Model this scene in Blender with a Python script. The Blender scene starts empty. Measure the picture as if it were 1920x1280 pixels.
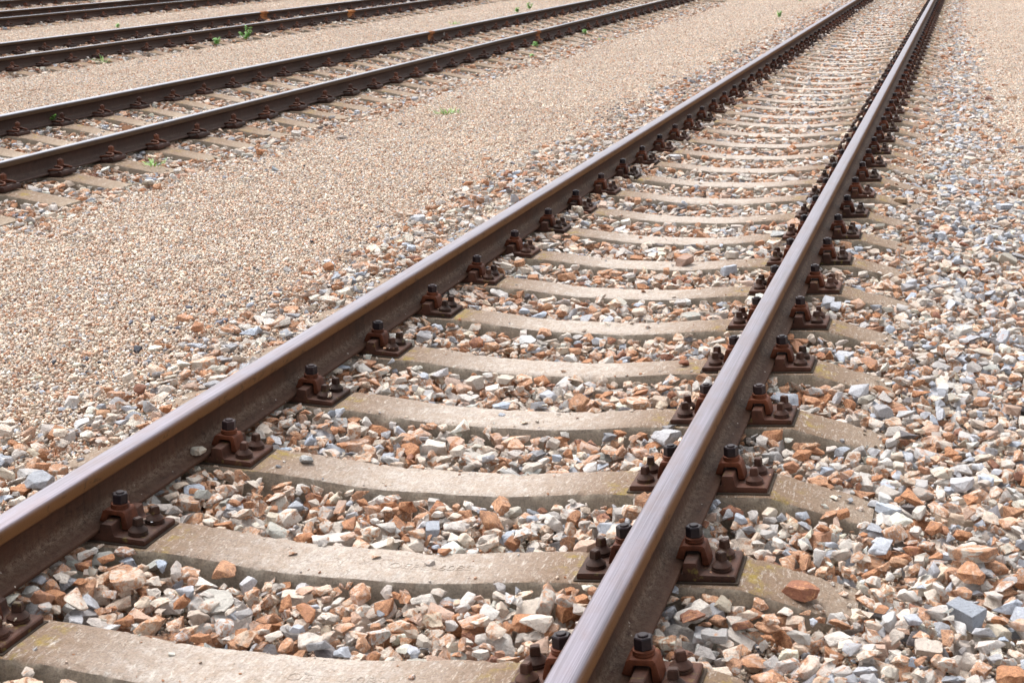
import bpy, bmesh, math, random
import numpy as np
from mathutils import Vector, Matrix, Euler, noise, Quaternion

# ------------------------------------------------------------------ camera, sky, sun, exposure
scene = bpy.context.scene
COL = scene.collection
F_PX, PPX, PPY = 2911.876, 1224.041, 360.421
cam_d = bpy.data.cameras.new("camera")
cam = bpy.data.objects.new("camera", cam_d)
COL.objects.link(cam)
scene.camera = cam
cam_d.sensor_width = 36.0
cam_d.lens = F_PX / 1920 * 36
cam_d.shift_x = -(PPX - 960) / 1920
cam_d.shift_y = -(640 - PPY) / 1920
cam_d.clip_start = 0.1
cam_d.clip_end = 2000
Rc = Matrix.Rotation(0.200828, 4, 'Z') @ Matrix.Rotation(math.pi / 2 - 0.166057, 4, 'X') @ Matrix.Rotation(-0.009291, 4, 'Z')
cam.matrix_world = Matrix.Translation((1.456503, 0, 1.501)) @ Rc
cam_d.dof.use_dof = True
cam_d.dof.focus_distance = 5.6
cam_d.dof.aperture_fstop = 13

world = bpy.data.worlds.new("World")
scene.world = world
world.use_nodes = True
SUN_DIR = Vector((-0.50, 0.42, 1.0)).normalized()
elev = math.asin(SUN_DIR.z)
wn, wl = world.node_tree.nodes, world.node_tree.links
for n in list(wn):
    wn.remove(n)
wo = wn.new('ShaderNodeOutputWorld')
bg = wn.new('ShaderNodeBackground')
sky = wn.new('ShaderNodeTexSky')
sky.sky_type = 'NISHITA'
sky.sun_disc = False
sky.sun_elevation = elev
sky.sun_rotation = math.atan2(SUN_DIR.x, SUN_DIR.y)
sky.dust_density = 4.0
sky.ozone_density = 1.0
hs = wn.new('ShaderNodeHueSaturation')
hs.inputs['Saturation'].default_value = 0.20
wl.new(sky.outputs[0], hs.inputs['Color'])
wl.new(hs.outputs[0], bg.inputs[0])
bg.inputs[1].default_value = 0.15
wl.new(bg.outputs[0], wo.inputs[0])

sun_d = bpy.data.lights.new("sun", 'SUN')
sun = bpy.data.objects.new("sun", sun_d)
COL.objects.link(sun)
sun_d.energy = 1.15
sun_d.angle = math.radians(40)
sun_d.color = (1.0, 0.965, 0.925)
sun.rotation_euler = SUN_DIR.to_track_quat('Z', 'Y').to_euler()

scene.view_settings.view_transform = 'Standard'
scene.view_settings.look = 'None'
scene.view_settings.gamma = 1
scene.view_settings.exposure = 1.1
scene.render.engine = 'CYCLES'
scene.cycles.max_bounces = 6
scene.cycles.diffuse_bounces = 4

rng = np.random.default_rng(7)
random.seed(7)


# ------------------------------------------------------------------ helpers
def tag(o, label=None, cat=None, group=None, kind=None):
    for k, v in (('label', label), ('category', cat), ('group', group), ('kind', kind)):
        if v:
            o[k] = v
    return o


def empty(name, loc=(0, 0, 0)):
    o = bpy.data.objects.new(name, None)
    o.empty_display_size = 0.1
    o.location = loc
    COL.objects.link(o)
    return o


def link(name, me, parent=None, loc=None, rot=None):
    o = bpy.data.objects.new(name, me)
    COL.objects.link(o)
    if parent is not None:
        o.parent = parent
    if loc is not None:
        o.location = loc
    if rot is not None:
        o.rotation_euler = rot
    return o


def mesh_from_bm(name, bm, mats, sharp=None):
    me = bpy.data.meshes.new(name)
    bm.normal_update()
    bm.to_mesh(me)
    bm.free()
    for m in (mats if isinstance(mats, (list, tuple)) else [mats]):
        me.materials.append(m)
    if sharp is not None:
        me.polygons.foreach_set('use_smooth', [True] * len(me.polygons))
        me.set_sharp_from_angle(angle=math.radians(sharp))
    return me


def fattr(me, name, vals):
    a = me.attributes.new(name, 'FLOAT', 'POINT')
    a.data.foreach_set('value', np.asarray(vals, dtype=np.float32))


def prism(bm, prof, y0, y1, plane='xz', bevel=0.0):
    """closed outline in x-z extruded along y"""
    v0 = [bm.verts.new((p[0], y0, p[1])) for p in prof]
    v1 = [bm.verts.new((p[0], y1, p[1])) for p in prof]
    n = len(prof)
    fs = [bm.faces.new(v0[::-1]), bm.faces.new(v1)]
    for i in range(n):
        fs.append(bm.faces.new((v0[i], v0[(i + 1) % n], v1[(i + 1) % n], v1[i])))
    bmesh.ops.recalc_face_normals(bm, faces=fs)
    if bevel:
        es = list({e for f in fs for e in f.edges})
        bmesh.ops.bevel(bm, geom=es, offset=bevel, segments=2, affect='EDGES', profile=0.6, clamp_overlap=True)


def box(bm, c, s, bevel=0.0, taper=1.0):
    x, y, z = c
    a, b, h = s[0] / 2, s[1] / 2, s[2] / 2
    v = [bm.verts.new((x + sx * a * (taper if sz > 0 else 1), y + sy * b * (taper if sz > 0 else 1), z + sz * h))
         for sz in (-1, 1) for sx, sy in ((-1, -1), (1, -1), (1, 1), (-1, 1))]
    fs = [bm.faces.new([v[i] for i in q]) for q in ((3, 2, 1, 0), (4, 5, 6, 7), (0, 1, 5, 4), (1, 2, 6, 5), (2, 3, 7, 6), (3, 0, 4, 7))]
    if bevel:
        es = list({e for f in fs for e in f.edges})
        bmesh.ops.bevel(bm, geom=es, offset=bevel, segments=2, affect='EDGES', clamp_overlap=True)


def lathe(bm, cx, cy, prof, n=20, rot=0.0):
    """prof: (r, z) from bottom to top, capped"""
    rings = []
    for r, z in prof:
        rings.append([bm.verts.new((cx + r * math.cos(rot + 2 * math.pi * i / n), cy + r * math.sin(rot + 2 * math.pi * i / n), z)) for i in range(n)])
    for a, b in zip(rings, rings[1:]):
        for i in range(n):
            bm.faces.new((a[i], a[(i + 1) % n], b[(i + 1) % n], b[i]))
    bm.faces.new(rings[0][::-1])
    bm.faces.new(rings[-1])


# ------------------------------------------------------------------ materials
def new_mat(name):
    m = bpy.data.materials.new(name)
    m.use_nodes = True
    nt = m.node_tree
    for n in list(nt.nodes):
        nt.nodes.remove(n)
    out = nt.nodes.new('ShaderNodeOutputMaterial')
    b = nt.nodes.new('ShaderNodeBsdfPrincipled')
    nt.links.new(b.outputs[0], out.inputs[0])
    return m, nt, b


class NT:
    def __init__(s, nt):
        s.nt = nt

    def n(s, t, **kw):
        nd = s.nt.nodes.new(t)
        for k, v in kw.items():
            if k.startswith('i_'):
                nd.inputs[k[2:].replace('_', ' ')].default_value = v
            else:
                setattr(nd, k, v)
        return nd

    def l(s, a, b):
        s.nt.links.new(a, b)

    def noise(s, vec, scale, detail=4, rough=0.55, dist=0.0):
        nd = s.n('ShaderNodeTexNoise')
        nd.inputs['Scale'].default_value = scale
        nd.inputs['Detail'].default_value = detail
        nd.inputs['Roughness'].default_value = rough
        nd.inputs['Distortion'].default_value = dist
        s.l(vec, nd.inputs['Vector'])
        return nd.outputs['Fac']

    def ramp(s, fac, stops):
        nd = s.n('ShaderNodeValToRGB')
        cr = nd.color_ramp
        while len(cr.elements) < len(stops):
            cr.elements.new(0.5)
        for e, (p, c) in zip(cr.elements, stops):
            e.position = p
            e.color = tuple(c) + (1,) if not isinstance(c, (int, float)) else (c, c, c, 1)
        s.l(fac, nd.inputs[0])
        return nd.outputs[0]

    def mix(s, fac, a, b, mode='MIX'):
        nd = s.n('ShaderNodeMix', data_type='RGBA', blend_type=mode)
        for sock, v in ((nd.inputs['Factor'], fac), (nd.inputs['A'], a), (nd.inputs['B'], b)):
            if isinstance(v, (int, float)):
                sock.default_value = v
            elif isinstance(v, tuple):
                sock.default_value = v + (1,) if len(v) == 3 else v
            else:
                s.l(v, sock)
        return nd.outputs['Result']

    def math(s, op, a, b=None, clamp=False):
        nd = s.n('ShaderNodeMath', operation=op, use_clamp=clamp)
        for sock, v in ((nd.inputs[0], a), (nd.inputs[1], b)):
            if v is None:
                continue
            if isinstance(v, (int, float)):
                sock.default_value = v
            else:
                s.l(v, sock)
        return nd.outputs[0]

    def maprange(s, v, a, b, c=0.0, d=1.0):
        nd = s.n('ShaderNodeMapRange', clamp=True)
        s.l(v, nd.inputs[0])
        for i, x in enumerate((a, b, c, d)):
            nd.inputs[i + 1].default_value = x
        return nd.outputs[0]

    def vmul(s, v, sc):
        nd = s.n('ShaderNodeVectorMath', operation='MULTIPLY')
        s.l(v, nd.inputs[0])
        nd.inputs[1].default_value = sc
        return nd.outputs[0]

    def bump(s, h, strength, dist, bsdf):
        nd = s.n('ShaderNodeBump')
        nd.inputs['Strength'].default_value = strength
        nd.inputs['Distance'].default_value = dist
        s.l(h, nd.inputs['Height'])
        s.l(nd.outputs[0], bsdf.inputs['Normal'])


def stone_material(name, attr_type, scale):
    m, nt, b = new_mat(name)
    t = NT(nt)
    tc = t.n('ShaderNodeTexCoord')
    at = t.n('ShaderNodeAttribute', attribute_type=attr_type, attribute_name='col')
    ru = t.n('ShaderNodeAttribute', attribute_type=attr_type, attribute_name='rust')
    if attr_type == 'GEOMETRY':
        vec = tc.outputs['Object']
    else:
        off = t.n('ShaderNodeVectorMath', operation='ADD')
        t.l(tc.outputs['Object'], off.inputs[0])
        sv = t.n('ShaderNodeVectorMath', operation='SCALE')
        t.l(at.outputs['Color'], sv.inputs[0])
        sv.inputs['Scale'].default_value = 371.0
        t.l(sv.outputs[0], off.inputs[1])
        vec = off.outputs[0]
    n1 = t.noise(vec, 1.7 * scale, 5, 0.62, 0.7)
    n2 = t.noise(vec, 5.0 * scale, 5, 0.7)
    n3 = t.noise(vec, 0.7 * scale, 2, 0.5)
    # iron stain: veins and patches
    th = t.math('SUBTRACT', 0.98, t.math('MULTIPLY', ru.outputs['Fac'], 0.75))
    st = t.math('MULTIPLY', t.math('SUBTRACT', t.math('ADD', n1, t.math('MULTIPLY', n2, 0.25)), t.math('MULTIPLY', th, 0.95)), 9.0, clamp=True)
    n4 = t.noise(vec, 13.0 * scale, 4, 0.75)
    rustc = t.mix(t.maprange(t.math('ADD', n2, t.math('MULTIPLY', n4, .6)), .5, 1.05), (0.22, 0.060, 0.026), (0.72, 0.385, 0.20))
    base = t.mix(0.55, at.outputs['Color'], t.ramp(n3, [(0.3, 0.84), (0.7, 1.08)]), 'MULTIPLY')
    base = t.mix(t.math('MULTIPLY', st, 0.85), base, rustc)
    spk = t.ramp(n2, [(0.30, 0.66), (0.46, 1.03), (0.70, 1.13)])
    base = t.mix(0.8, base, spk, 'MULTIPLY')
    base = t.mix(0.7, base, t.ramp(n4, [(0.32, 0.68), (0.48, 1.0), (0.68, 1.08)]), 'MULTIPLY')
    t.l(base, b.inputs['Base Color'])
    b.inputs['Roughness'].default_value = 0.85
    b.inputs['Specular IOR Level'].default_value = 0.25
    t.bump(t.math('ADD', n2, t.math('MULTIPLY', n4, .5)), 0.55, 0.10, b)
    return m


M_STONE = stone_material('ballast_stone', 'INSTANCER', 1.0)
M_LOOSE = stone_material('loose_stone', 'OBJECT', 1.0)


def gravel_material():
    m, nt, b = new_mat('fine_gravel')
    t = NT(nt)
    at = t.n('ShaderNodeAttribute', attribute_type='GEOMETRY', attribute_name='col')
    geo = t.n('ShaderNodeNewGeometry')
    big = t.math('ADD', t.math('MULTIPLY', t.noise(geo.outputs['Position'], 0.35, 3, 0.6), .5), t.math('MULTIPLY', t.noise(geo.outputs['Position'], 2.6, 4, 0.65), .5))
    fine = t.noise(geo.outputs['Position'], 160, 2, 0.6)
    c = t.mix(0.5, at.outputs['Color'], t.ramp(big, [(0.38, (0.80, 0.75, 0.72)), (0.50, (0.97, 0.96, 0.95)), (0.65, (1.06, 1.06, 1.05))]), 'MULTIPLY')
    c = t.mix(0.6, c, t.ramp(fine, [(0.3, 0.7), (0.65, 1.05)]), 'MULTIPLY')
    t.l(c, b.inputs['Base Color'])
    b.inputs['Roughness'].default_value = 0.9
    b.inputs['Specular IOR Level'].default_value = 0.2
    return m


M_GRAVEL = gravel_material()


def ground_material():
    m, nt, b = new_mat('ground_gravel')
    t = NT(nt)
    tc = t.n('ShaderNodeTexCoord')
    v = t.n('ShaderNodeTexVoronoi')
    v.inputs['Scale'].default_value = 75
    t.l(tc.outputs['Object'], v.inputs['Vector'])
    sep = t.n('ShaderNodeSeparateColor')
    t.l(v.outputs['Color'], sep.inputs[0])
    c = t.ramp(sep.outputs[0], [(0.0, (0.20, 0.12, 0.08)), (0.25, (0.34, 0.21, 0.14)), (0.5, (0.42, 0.34, 0.27)), (0.75, (0.5, 0.45, 0.38)), (1.0, (0.33, 0.34, 0.34))])
    dk = t.ramp(v.outputs['Distance'], [(0.0, 1.0), (0.35, 0.8), (0.7, 0.25)])
    c = t.mix(0.9, c, dk, 'MULTIPLY')
    t.l(c, b.inputs['Base Color'])
    b.inputs['Roughness'].default_value = 0.95
    t.bump(t.math('SUBTRACT', 1.0, v.outputs['Distance']), 0.8, 0.01, b)
    return m


M_GROUND = ground_material()


def concrete_material(name, c0, c1, brown):
    m, nt, b = new_mat(name)
    t = NT(nt)
    tc = t.n('ShaderNodeTexCoord')
    geo = t.n('ShaderNodeNewGeometry')
    oi = t.n('ShaderNodeObjectInfo')
    add = t.n('ShaderNodeVectorMath', operation='ADD')
    sc = t.n('ShaderNodeVectorMath', operation='SCALE')
    t.l(oi.outputs['Location'], sc.inputs[0])
    sc.inputs['Scale'].default_value = 3.17
    t.l(tc.outputs['Object'], add.inputs[0])
    t.l(sc.outputs[0], add.inputs[1])
    P = add.outputs[0]
    sepo = t.n('ShaderNodeSeparateXYZ')
    t.l(tc.outputs['Object'], sepo.inputs[0])
    ax = t.math('ABSOLUTE', sepo.outputs['X'])
    n_big = t.noise(P, 5, 5, 0.65)
    n_mid = t.noise(P, 26, 6, 0.7)
    n_fine = t.noise(P, 170, 4, 0.7)
    streak = t.noise(t.vmul(P, (95, 26, 30)), 1.0, 6, 0.8, 0.9)
    col = t.mix(n_big, c0, c1)
    col = t.mix(t.math('MULTIPLY', t.maprange(t.math('ADD', ax, t.math('MULTIPLY', t.math('SUBTRACT', n_mid, .5), .5)), 0.45, 0.95), brown), col, (0.25, 0.195, 0.14))
    col = t.mix(t.ramp(n_mid, [(0.35, 0.0), (0.7, 0.7)]), col, (0.34, 0.25, 0.18))
    # grease and rust stain around the rail seats
    near = t.maprange(t.math('ABSOLUTE', t.math('SUBTRACT', ax, 0.757)), 0.24, 0.60, 1.0, 0.0)
    sm = t.math('MULTIPLY', near, t.maprange(t.math('ADD', n_mid, t.math('MULTIPLY', near, 0.35)), 0.40, 0.60), clamp=True)
    col = t.mix(t.math('MULTIPLY', sm, 0.85), col, (0.19, 0.12, 0.075))
    # pale scuffs from stones and tamping tools
    scf = t.maprange(streak, 0.53, 0.70)
    col = t.mix(t.math('MULTIPLY', t.maprange(streak, 0.46, 0.36), 0.45), col, (0.25, 0.18, 0.13))
    col = t.mix(t.math('MULTIPLY', scf, 0.75), col, (0.66, 0.62, 0.56))
    vo = t.n('ShaderNodeTexVoronoi', feature='DISTANCE_TO_EDGE')
    vo.inputs['Scale'].default_value = 2.3
    wp = t.n('ShaderNodeVectorMath', operation='ADD')
    t.l(P, wp.inputs[0])
    nzc = t.n('ShaderNodeTexNoise')
    nzc.inputs['Scale'].default_value = 9
    nzc.inputs['Detail'].default_value = 6
    t.l(P, nzc.inputs['Vector'])
    t.l(t.vmul(nzc.outputs['Color'], (.25, .25, .25)), wp.inputs[1])
    t.l(wp.outputs[0], vo.inputs['Vector'])
    crack = t.math('MULTIPLY', t.maprange(vo.outputs['Distance'], 0.0, 0.007, 1.0, 0.0), t.maprange(n_big, .5, .6))
    col = t.mix(t.math('MULTIPLY', crack, .6), col, (0.13, 0.09, 0.065))
    pits = t.maprange(t.noise(P, 120, 2, .5), .68, .73)
    col = t.mix(t.math('MULTIPLY', pits, .6), col, (0.14, 0.10, 0.075))
    # lichen just beyond the plates
    lz = t.maprange(t.math('ABSOLUTE', t.math('SUBTRACT', t.math('ABSOLUTE', t.math('SUBTRACT', ax, 0.757)), 0.225)), 0.015, 0.075, 1.0, 0.0)
    lich = t.math('MULTIPLY', lz, t.maprange(t.noise(P, 21, 5, 0.7), 0.52, 0.66), clamp=True)
    col = t.mix(t.math('MULTIPLY', lich, 0.7), col, (0.30, 0.22, 0.035))
    # mottled brown tone on the upright sides, darker than the top
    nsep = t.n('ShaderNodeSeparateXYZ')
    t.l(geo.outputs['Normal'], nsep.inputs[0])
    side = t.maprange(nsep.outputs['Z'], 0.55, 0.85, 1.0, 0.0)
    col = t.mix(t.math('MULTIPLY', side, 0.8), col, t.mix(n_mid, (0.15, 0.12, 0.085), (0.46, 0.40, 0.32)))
    col = t.mix(0.8, col, t.ramp(n_fine, [(0.3, 0.55), (0.5, 0.95), (0.7, 1.15)]), 'MULTIPLY')
    col = t.mix(0.6, col, t.ramp(t.noise(P, 70, 5, .75), [(0.3, 0.65), (0.5, 1.0), (0.7, 1.12)]), 'MULTIPLY')
    t.l(col, b.inputs['Base Color'])
    b.inputs['Roughness'].default_value = 0.9
    b.inputs['Specular IOR Level'].default_value = 0.2
    h = t.math('ADD', t.math('MULTIPLY', n_fine, 0.35), t.math('ADD', n_mid, t.math('MULTIPLY', streak, 0.6)))
    t.bump(h, 0.7, 0.008, b)
    return m


M_CONC = concrete_material('sleeper_concrete', (0.395, 0.340, 0.298), (0.53, 0.475, 0.428), .7)
M_CONC2 = concrete_material('sleeper_concrete_brown', (0.34, 0.27, 0.20), (0.45, 0.37, 0.29), .4)
M_CONC3 = concrete_material('sleeper_concrete_rusty', (0.20, 0.12, 0.085), (0.32, 0.22, 0.165), .4)


def rail_material(name, web, side, top, dustc, top_rough=0.36, sidestr=1.0):
    m, nt, b = new_mat(name)
    t = NT(nt)
    tc = t.n('ShaderNodeTexCoord')
    P = tc.outputs['Object']
    wear = t.n('ShaderNodeAttribute', attribute_type='GEOMETRY', attribute_name='wear').outputs['Fac']
    hd = t.n('ShaderNodeAttribute', attribute_type='GEOMETRY', attribute_name='headside').outputs['Fac']
    du = t.n('ShaderNodeAttribute', attribute_type='GEOMETRY', attribute_name='dust').outputs['Fac']
    ft = t.n('ShaderNodeAttribute', attribute_type='GEOMETRY', attribute_name='foot').outputs['Fac']
    n1 = t.noise(t.vmul(P, (1, .35, 1)), 18, 5, 0.65)
    nv = t.noise(t.vmul(P, (14, 60, 5)), 1.0, 5, 0.7)       # run marks down the web
    nf = t.noise(P, 260, 4, 0.7)
    ns = t.noise(t.vmul(P, (260, 1.6, 40)), 1.0, 5, 0.7)    # wheel marks along the head
    nsp = t.noise(t.vmul(P, (1, .6, 1)), 90, 3, 0.7)
    d = tuple(x * 0.45 for x in web)
    l = (web[0] * 2.0, web[1] * 1.9, web[2] * 1.7)
    col = t.mix(nv, d, l)
    col = t.mix(t.maprange(n1, 0.5, 0.7), col, tuple(min(1, x * 1.25) for x in web[:1]) + (web[1] * 1.05, web[2] * .9))
    col = t.mix(t.math('MULTIPLY', hd, sidestr), col, t.mix(n1, tuple(x * .7 for x in side), side))
    col = t.mix(t.math('MULTIPLY', ft, t.maprange(n1, 0.35, 0.75, 0.05, 0.7)), col, tuple(min(1, x * 1.4 + .006) for x in web))
    flake = t.maprange(t.noise(t.vmul(P, (1, .5, 1)), 34, 6, .75, .5), .55, .63)
    col = t.mix(t.math('MULTIPLY', flake, .5), col, tuple(x * .42 for x in web))
    dm = t.math('MULTIPLY', du, t.maprange(t.math('ADD', t.math('MULTIPLY', nf, .6), t.math('MULTIPLY', nsp, .6)), 0.5, 0.72), clamp=True)
    col = t.mix(t.math('MULTIPLY', dm, 0.5), col, dustc)
    spots = t.math('MULTIPLY', t.maprange(t.noise(P, 75, 1, 0.5), 0.77, 0.80), ft)
    col = t.mix(spots, col, (0.6, 0.55, 0.48))
    tp = t.mix(t.maprange(ns, 0.33, 0.67), tuple(x * .55 for x in top), tuple(min(1, x * 1.4) for x in top))
    tp = t.mix(t.math('MULTIPLY', t.maprange(n1, .45, .8), .5), tp, (0.17, 0.10, 0.075))
    wm = t.math('ADD', wear, t.math('MULTIPLY', t.math('SUBTRACT', ns, 0.5), t.math('MULTIPLY', t.math('MULTIPLY', wear, t.math('SUBTRACT', 1.0, wear)), 2.5)), clamp=True)
    col = t.mix(wm, col, tp)
    t.l(col, b.inputs['Base Color'])
    t.l(t.math('MULTIPLY', wm, 0.75), b.inputs['Metallic'])
    r = t.math('SUBTRACT', 0.72, t.math('MULTIPLY', wm, 0.72 - top_rough))
    r = t.math('ADD', r, t.math('MULTIPLY', t.math('SUBTRACT', ns, .5), .18))
    t.l(r, b.inputs['Roughness'])
    b.inputs['Specular IOR Level'].default_value = 0.18
    t.bump(t.math('ADD', t.math('MULTIPLY', nf, t.math('SUBTRACT', 1.0, t.math('MULTIPLY', wm, .8))), t.math('MULTIPLY', nsp, .5)), 0.35, 0.0015, b)
    return m


M_RAIL1 = rail_material('rail_rust_brown', (0.046, 0.021, 0.013), (0.17, 0.078, 0.028), (0.20, 0.180, 0.208), (0.26, 0.19, 0.13), .36)  # worn steel top, its lilac tint painting in the reflected sky
M_RAIL2 = rail_material('rail_rust_dark', (0.036, 0.020, 0.016), (0.075, 0.042, 0.022), (0.19, 0.20, 0.24), (0.15, 0.11, 0.085), 0.31)  # blue of the top colour stands in for sky reflection


def iron_material(name, c0, c1, rough=0.6, lich=0.0, bstr=0.4):
    m, nt, b = new_mat(name)
    t = NT(nt)
    geo = t.n('ShaderNodeNewGeometry')
    P = geo.outputs['Position']
    n1 = t.noise(P, 30, 5, 0.65)
    n2 = t.noise(P, 220, 4, 0.7)
    n0 = t.noise(P, 3.1, 2, 0.5)
    col = t.mix(t.maprange(t.math('ADD', n1, t.math('MULTIPLY', t.math('SUBTRACT', n0, .5), 1.3)), .25, .75), tuple(x * .8 for x in c0), tuple(x * 1.15 for x in c1))
    col = t.mix(0.5, col, t.ramp(n2, [(0.3, 0.65), (0.7, 1.15)]), 'MULTIPLY')
    if lich:
        col = t.mix(t.math('MULTIPLY', t.maprange(t.noise(P, 38, 4, .6), .6, .7), lich), col, (0.20, 0.16, 0.04))
    t.l(col, b.inputs['Base Color'])
    b.inputs['Roughness'].default_value = rough
    b.inputs['Specular IOR Level'].default_value = 0.2
    t.bump(n2, bstr, 0.002, b)
    return m


M_PLATE = iron_material('plate_iron', (0.040, 0.018, 0.012), (0.085, 0.033, 0.020), 0.62, 0.5)
M_CLIP = iron_material('clip_iron', (0.075, 0.021, 0.010), (0.15, 0.045, 0.020), 0.6)
M_SCREW = iron_material('screw_iron', (0.035, 0.018, 0.013), (0.075, 0.033, 0.022), 0.55, 0.25)
M_NUT = iron_material('nut_steel', (0.014, 0.011, 0.015), (0.034, 0.020, 0.020), 0.38, 0, 0.2)
M_PLATE2 = iron_material('plate_iron_dark', (0.025, 0.012, 0.009), (0.055, 0.022, 0.015), 0.62)
M_CLIP2 = iron_material('clip_iron_dark', (0.045, 0.016, 0.010), (0.11, 0.036, 0.017), 0.62)
M_PAD = iron_material('rubber_pad', (0.045, 0.032, 0.024), (0.075, 0.055, 0.04), 0.9)
M_WELD = iron_material('weld_rust', (0.22, 0.075, 0.02), (0.42, 0.17, 0.05), 0.75)
M_CHALK = iron_material('white_paint', (0.5, 0.5, 0.48), (0.75, 0.75, 0.72), 0.8)


def leaf_material(name, c0, c1):
    m, nt, b = new_mat(name)
    t = NT(nt)
    geo = t.n('ShaderNodeNewGeometry')
    n1 = t.noise(geo.outputs['Position'], 60, 2, 0.5)
    t.l(t.mix(t.maprange(n1, .35, .65), c0, c1), b.inputs['Base Color'])
    b.inputs['Roughness'].default_value = 0.55
    b.inputs['Subsurface Weight'].default_value = 0.0
    b.inputs['Transmission Weight'].default_value = 0.0
    return m


M_LEAF = leaf_material('leaf_green', (0.13, 0.34, 0.045), (0.26, 0.55, 0.10))
M_GRASS = leaf_material('grass_green', (0.15, 0.34, 0.05), (0.32, 0.55, 0.13))

# ------------------------------------------------------------------ the setting: ground sheet
CANT = 0.05
RAIL_X = 0.7569
TRACKS = [0.0, -5.01, -9.99, -15.30, -19.68]     # where each track's centre line crosses y = 0
TURN = [0.0] + [0.0105] * 4                    # the side tracks lean away by half a degree
LEVEL = -0.062            # top of the fine gravel beside the nearest track


def on_track(ti, x, y):
    """track coordinates (x across, y along) to the scene"""
    return (TRACKS[ti] + x - TURN[ti] * y, y + TURN[ti] * x)


def level(x):
    """the gravel falls a little towards the side tracks"""
    return LEVEL - .026 * min(1, max(0, (-1.9 - x) / 1.7)) + .040 * min(1, max(0, (-6.4 - x) / 1.9))
xs = [-400.0]
for c in sorted(TRACKS):
    xs += [c - 1.75, c - 1.6, c + 1.2, c + 1.32] if c else [c - 1.32, c - 1.2, c + 1.2, c + 1.32]
xs += [400.0]
bm = bmesh.new()
rows = []
for x in xs:
    deep = any(c - (1.25 if c == 0 else 1.65) < x < c + 1.25 for c in TRACKS)
    z = -0.175 if deep else LEVEL - 0.075
    rows.append((bm.verts.new((x, -60, z)), bm.verts.new((x, 900, z))))
for a, b_ in zip(rows, rows[1:]):
    bm.faces.new((a[0], b_[0], b_[1], a[1]))
tag(link('ground', mesh_from_bm('ground', bm, M_GROUND)), kind='structure')

# ------------------------------------------------------------------ stone shapes
LIB = bpy.data.collections.new('stone_shapes')       # source shapes only, not in the scene
PEB = bpy.data.collections.new('gravel_patches')


def rock_mesh(i, mat, seed):
    r = random.Random(seed)
    bm = bmesh.new()
    ay, az = r.uniform(.5, .92), r.uniform(.30, .68)
    if r.random() < .7:
        # a block split by flat fractures
        box(bm, (0, 0, 0), (1.9, 1.9 * ay, 1.9 * az))
        for _ in range(r.randint(6, 10)):
            d = Vector((r.gauss(0, 1), r.gauss(0, 1) , r.gauss(0, 1) * .8)).normalized()
            sup = abs(d.x) * .95 + abs(d.y) * .95 * ay + abs(d.z) * .95 * az
            geom = list(bm.verts) + list(bm.edges) + list(bm.faces)
            bmesh.ops.bisect_plane(bm, geom=geom, plane_co=d * sup * r.uniform(.56, .80), plane_no=d, clear_outer=True)
            edges = [e_ for e_ in bm.edges if len(e_.link_faces) == 1]
            if edges:
                bmesh.ops.holes_fill(bm, edges=edges, sides=0)
    else:
        for _ in range(r.randint(9, 14)):
            v = Vector((r.gauss(0, 1), r.gauss(0, 1), r.gauss(0, 1))).normalized() * r.uniform(.8, 1.0)
            bm.verts.new((v.x, v.y * ay, v.z * az))
    bmesh.ops.remove_doubles(bm, verts=bm.verts, dist=.03)
    bmesh.ops.convex_hull(bm, input=bm.verts)
    for v in [v for v in bm.verts if not v.link_faces]:
        bm.verts.remove(v)
    bmesh.ops.dissolve_limit(bm, angle_limit=math.radians(9), verts=bm.verts, edges=bm.edges)
    bmesh.ops.bevel(bm, geom=list(bm.edges), offset=r.uniform(.015, .045), segments=1, affect='EDGES', clamp_overlap=True)
    bmesh.ops.triangulate(bm, faces=bm.faces)
    for _ in range(2):
        long = [e_ for e_ in bm.edges if e_.calc_length() > .22]
        bmesh.ops.subdivide_edges(bm, edges=long, cuts=1, use_grid_fill=False)
        bmesh.ops.triangulate(bm, faces=bm.faces)
    bm.normal_update()
    off = Vector((r.uniform(0, 99), r.uniform(0, 99), r.uniform(0, 99)))
    amp = r.uniform(.5, 1.3)
    for v in bm.verts:
        d = noise.noise(v.co * 2.0 + off) * .055 + noise.noise(v.co * 6.0 + off) * .030 - max(0, noise.noise(v.co * 1.7 - off) - .22) * .30
        v.co += v.normal * d * amp
    me = mesh_from_bm('stone_shape', bm, mat, 24)
    return me


NV = 56
ROCK_ME = [rock_mesh(i, M_STONE, 100 + i) for i in range(NV)]
for i, me in enumerate(ROCK_ME):
    o = bpy.data.objects.new('shape_%02d' % i, me)
    LIB.objects.link(o)
ROCK_CO = []
for me in ROCK_ME:
    a = np.empty(len(me.vertices) * 3, np.float32)
    me.vertices.foreach_get('co', a)
    a = a.reshape(-1, 3)
    # edge midpoints densify the sampling
    ed = np.empty(len(me.edges) * 2, np.int32)
    me.edges.foreach_get('vertices', ed)
    ed = ed.reshape(-1, 2)
    ROCK_CO.append(np.vstack([a, (a[ed[:, 0]] + a[ed[:, 1]]) / 2]))


def euler_mat(e):
    return np.array(Euler(e).to_matrix())


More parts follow.
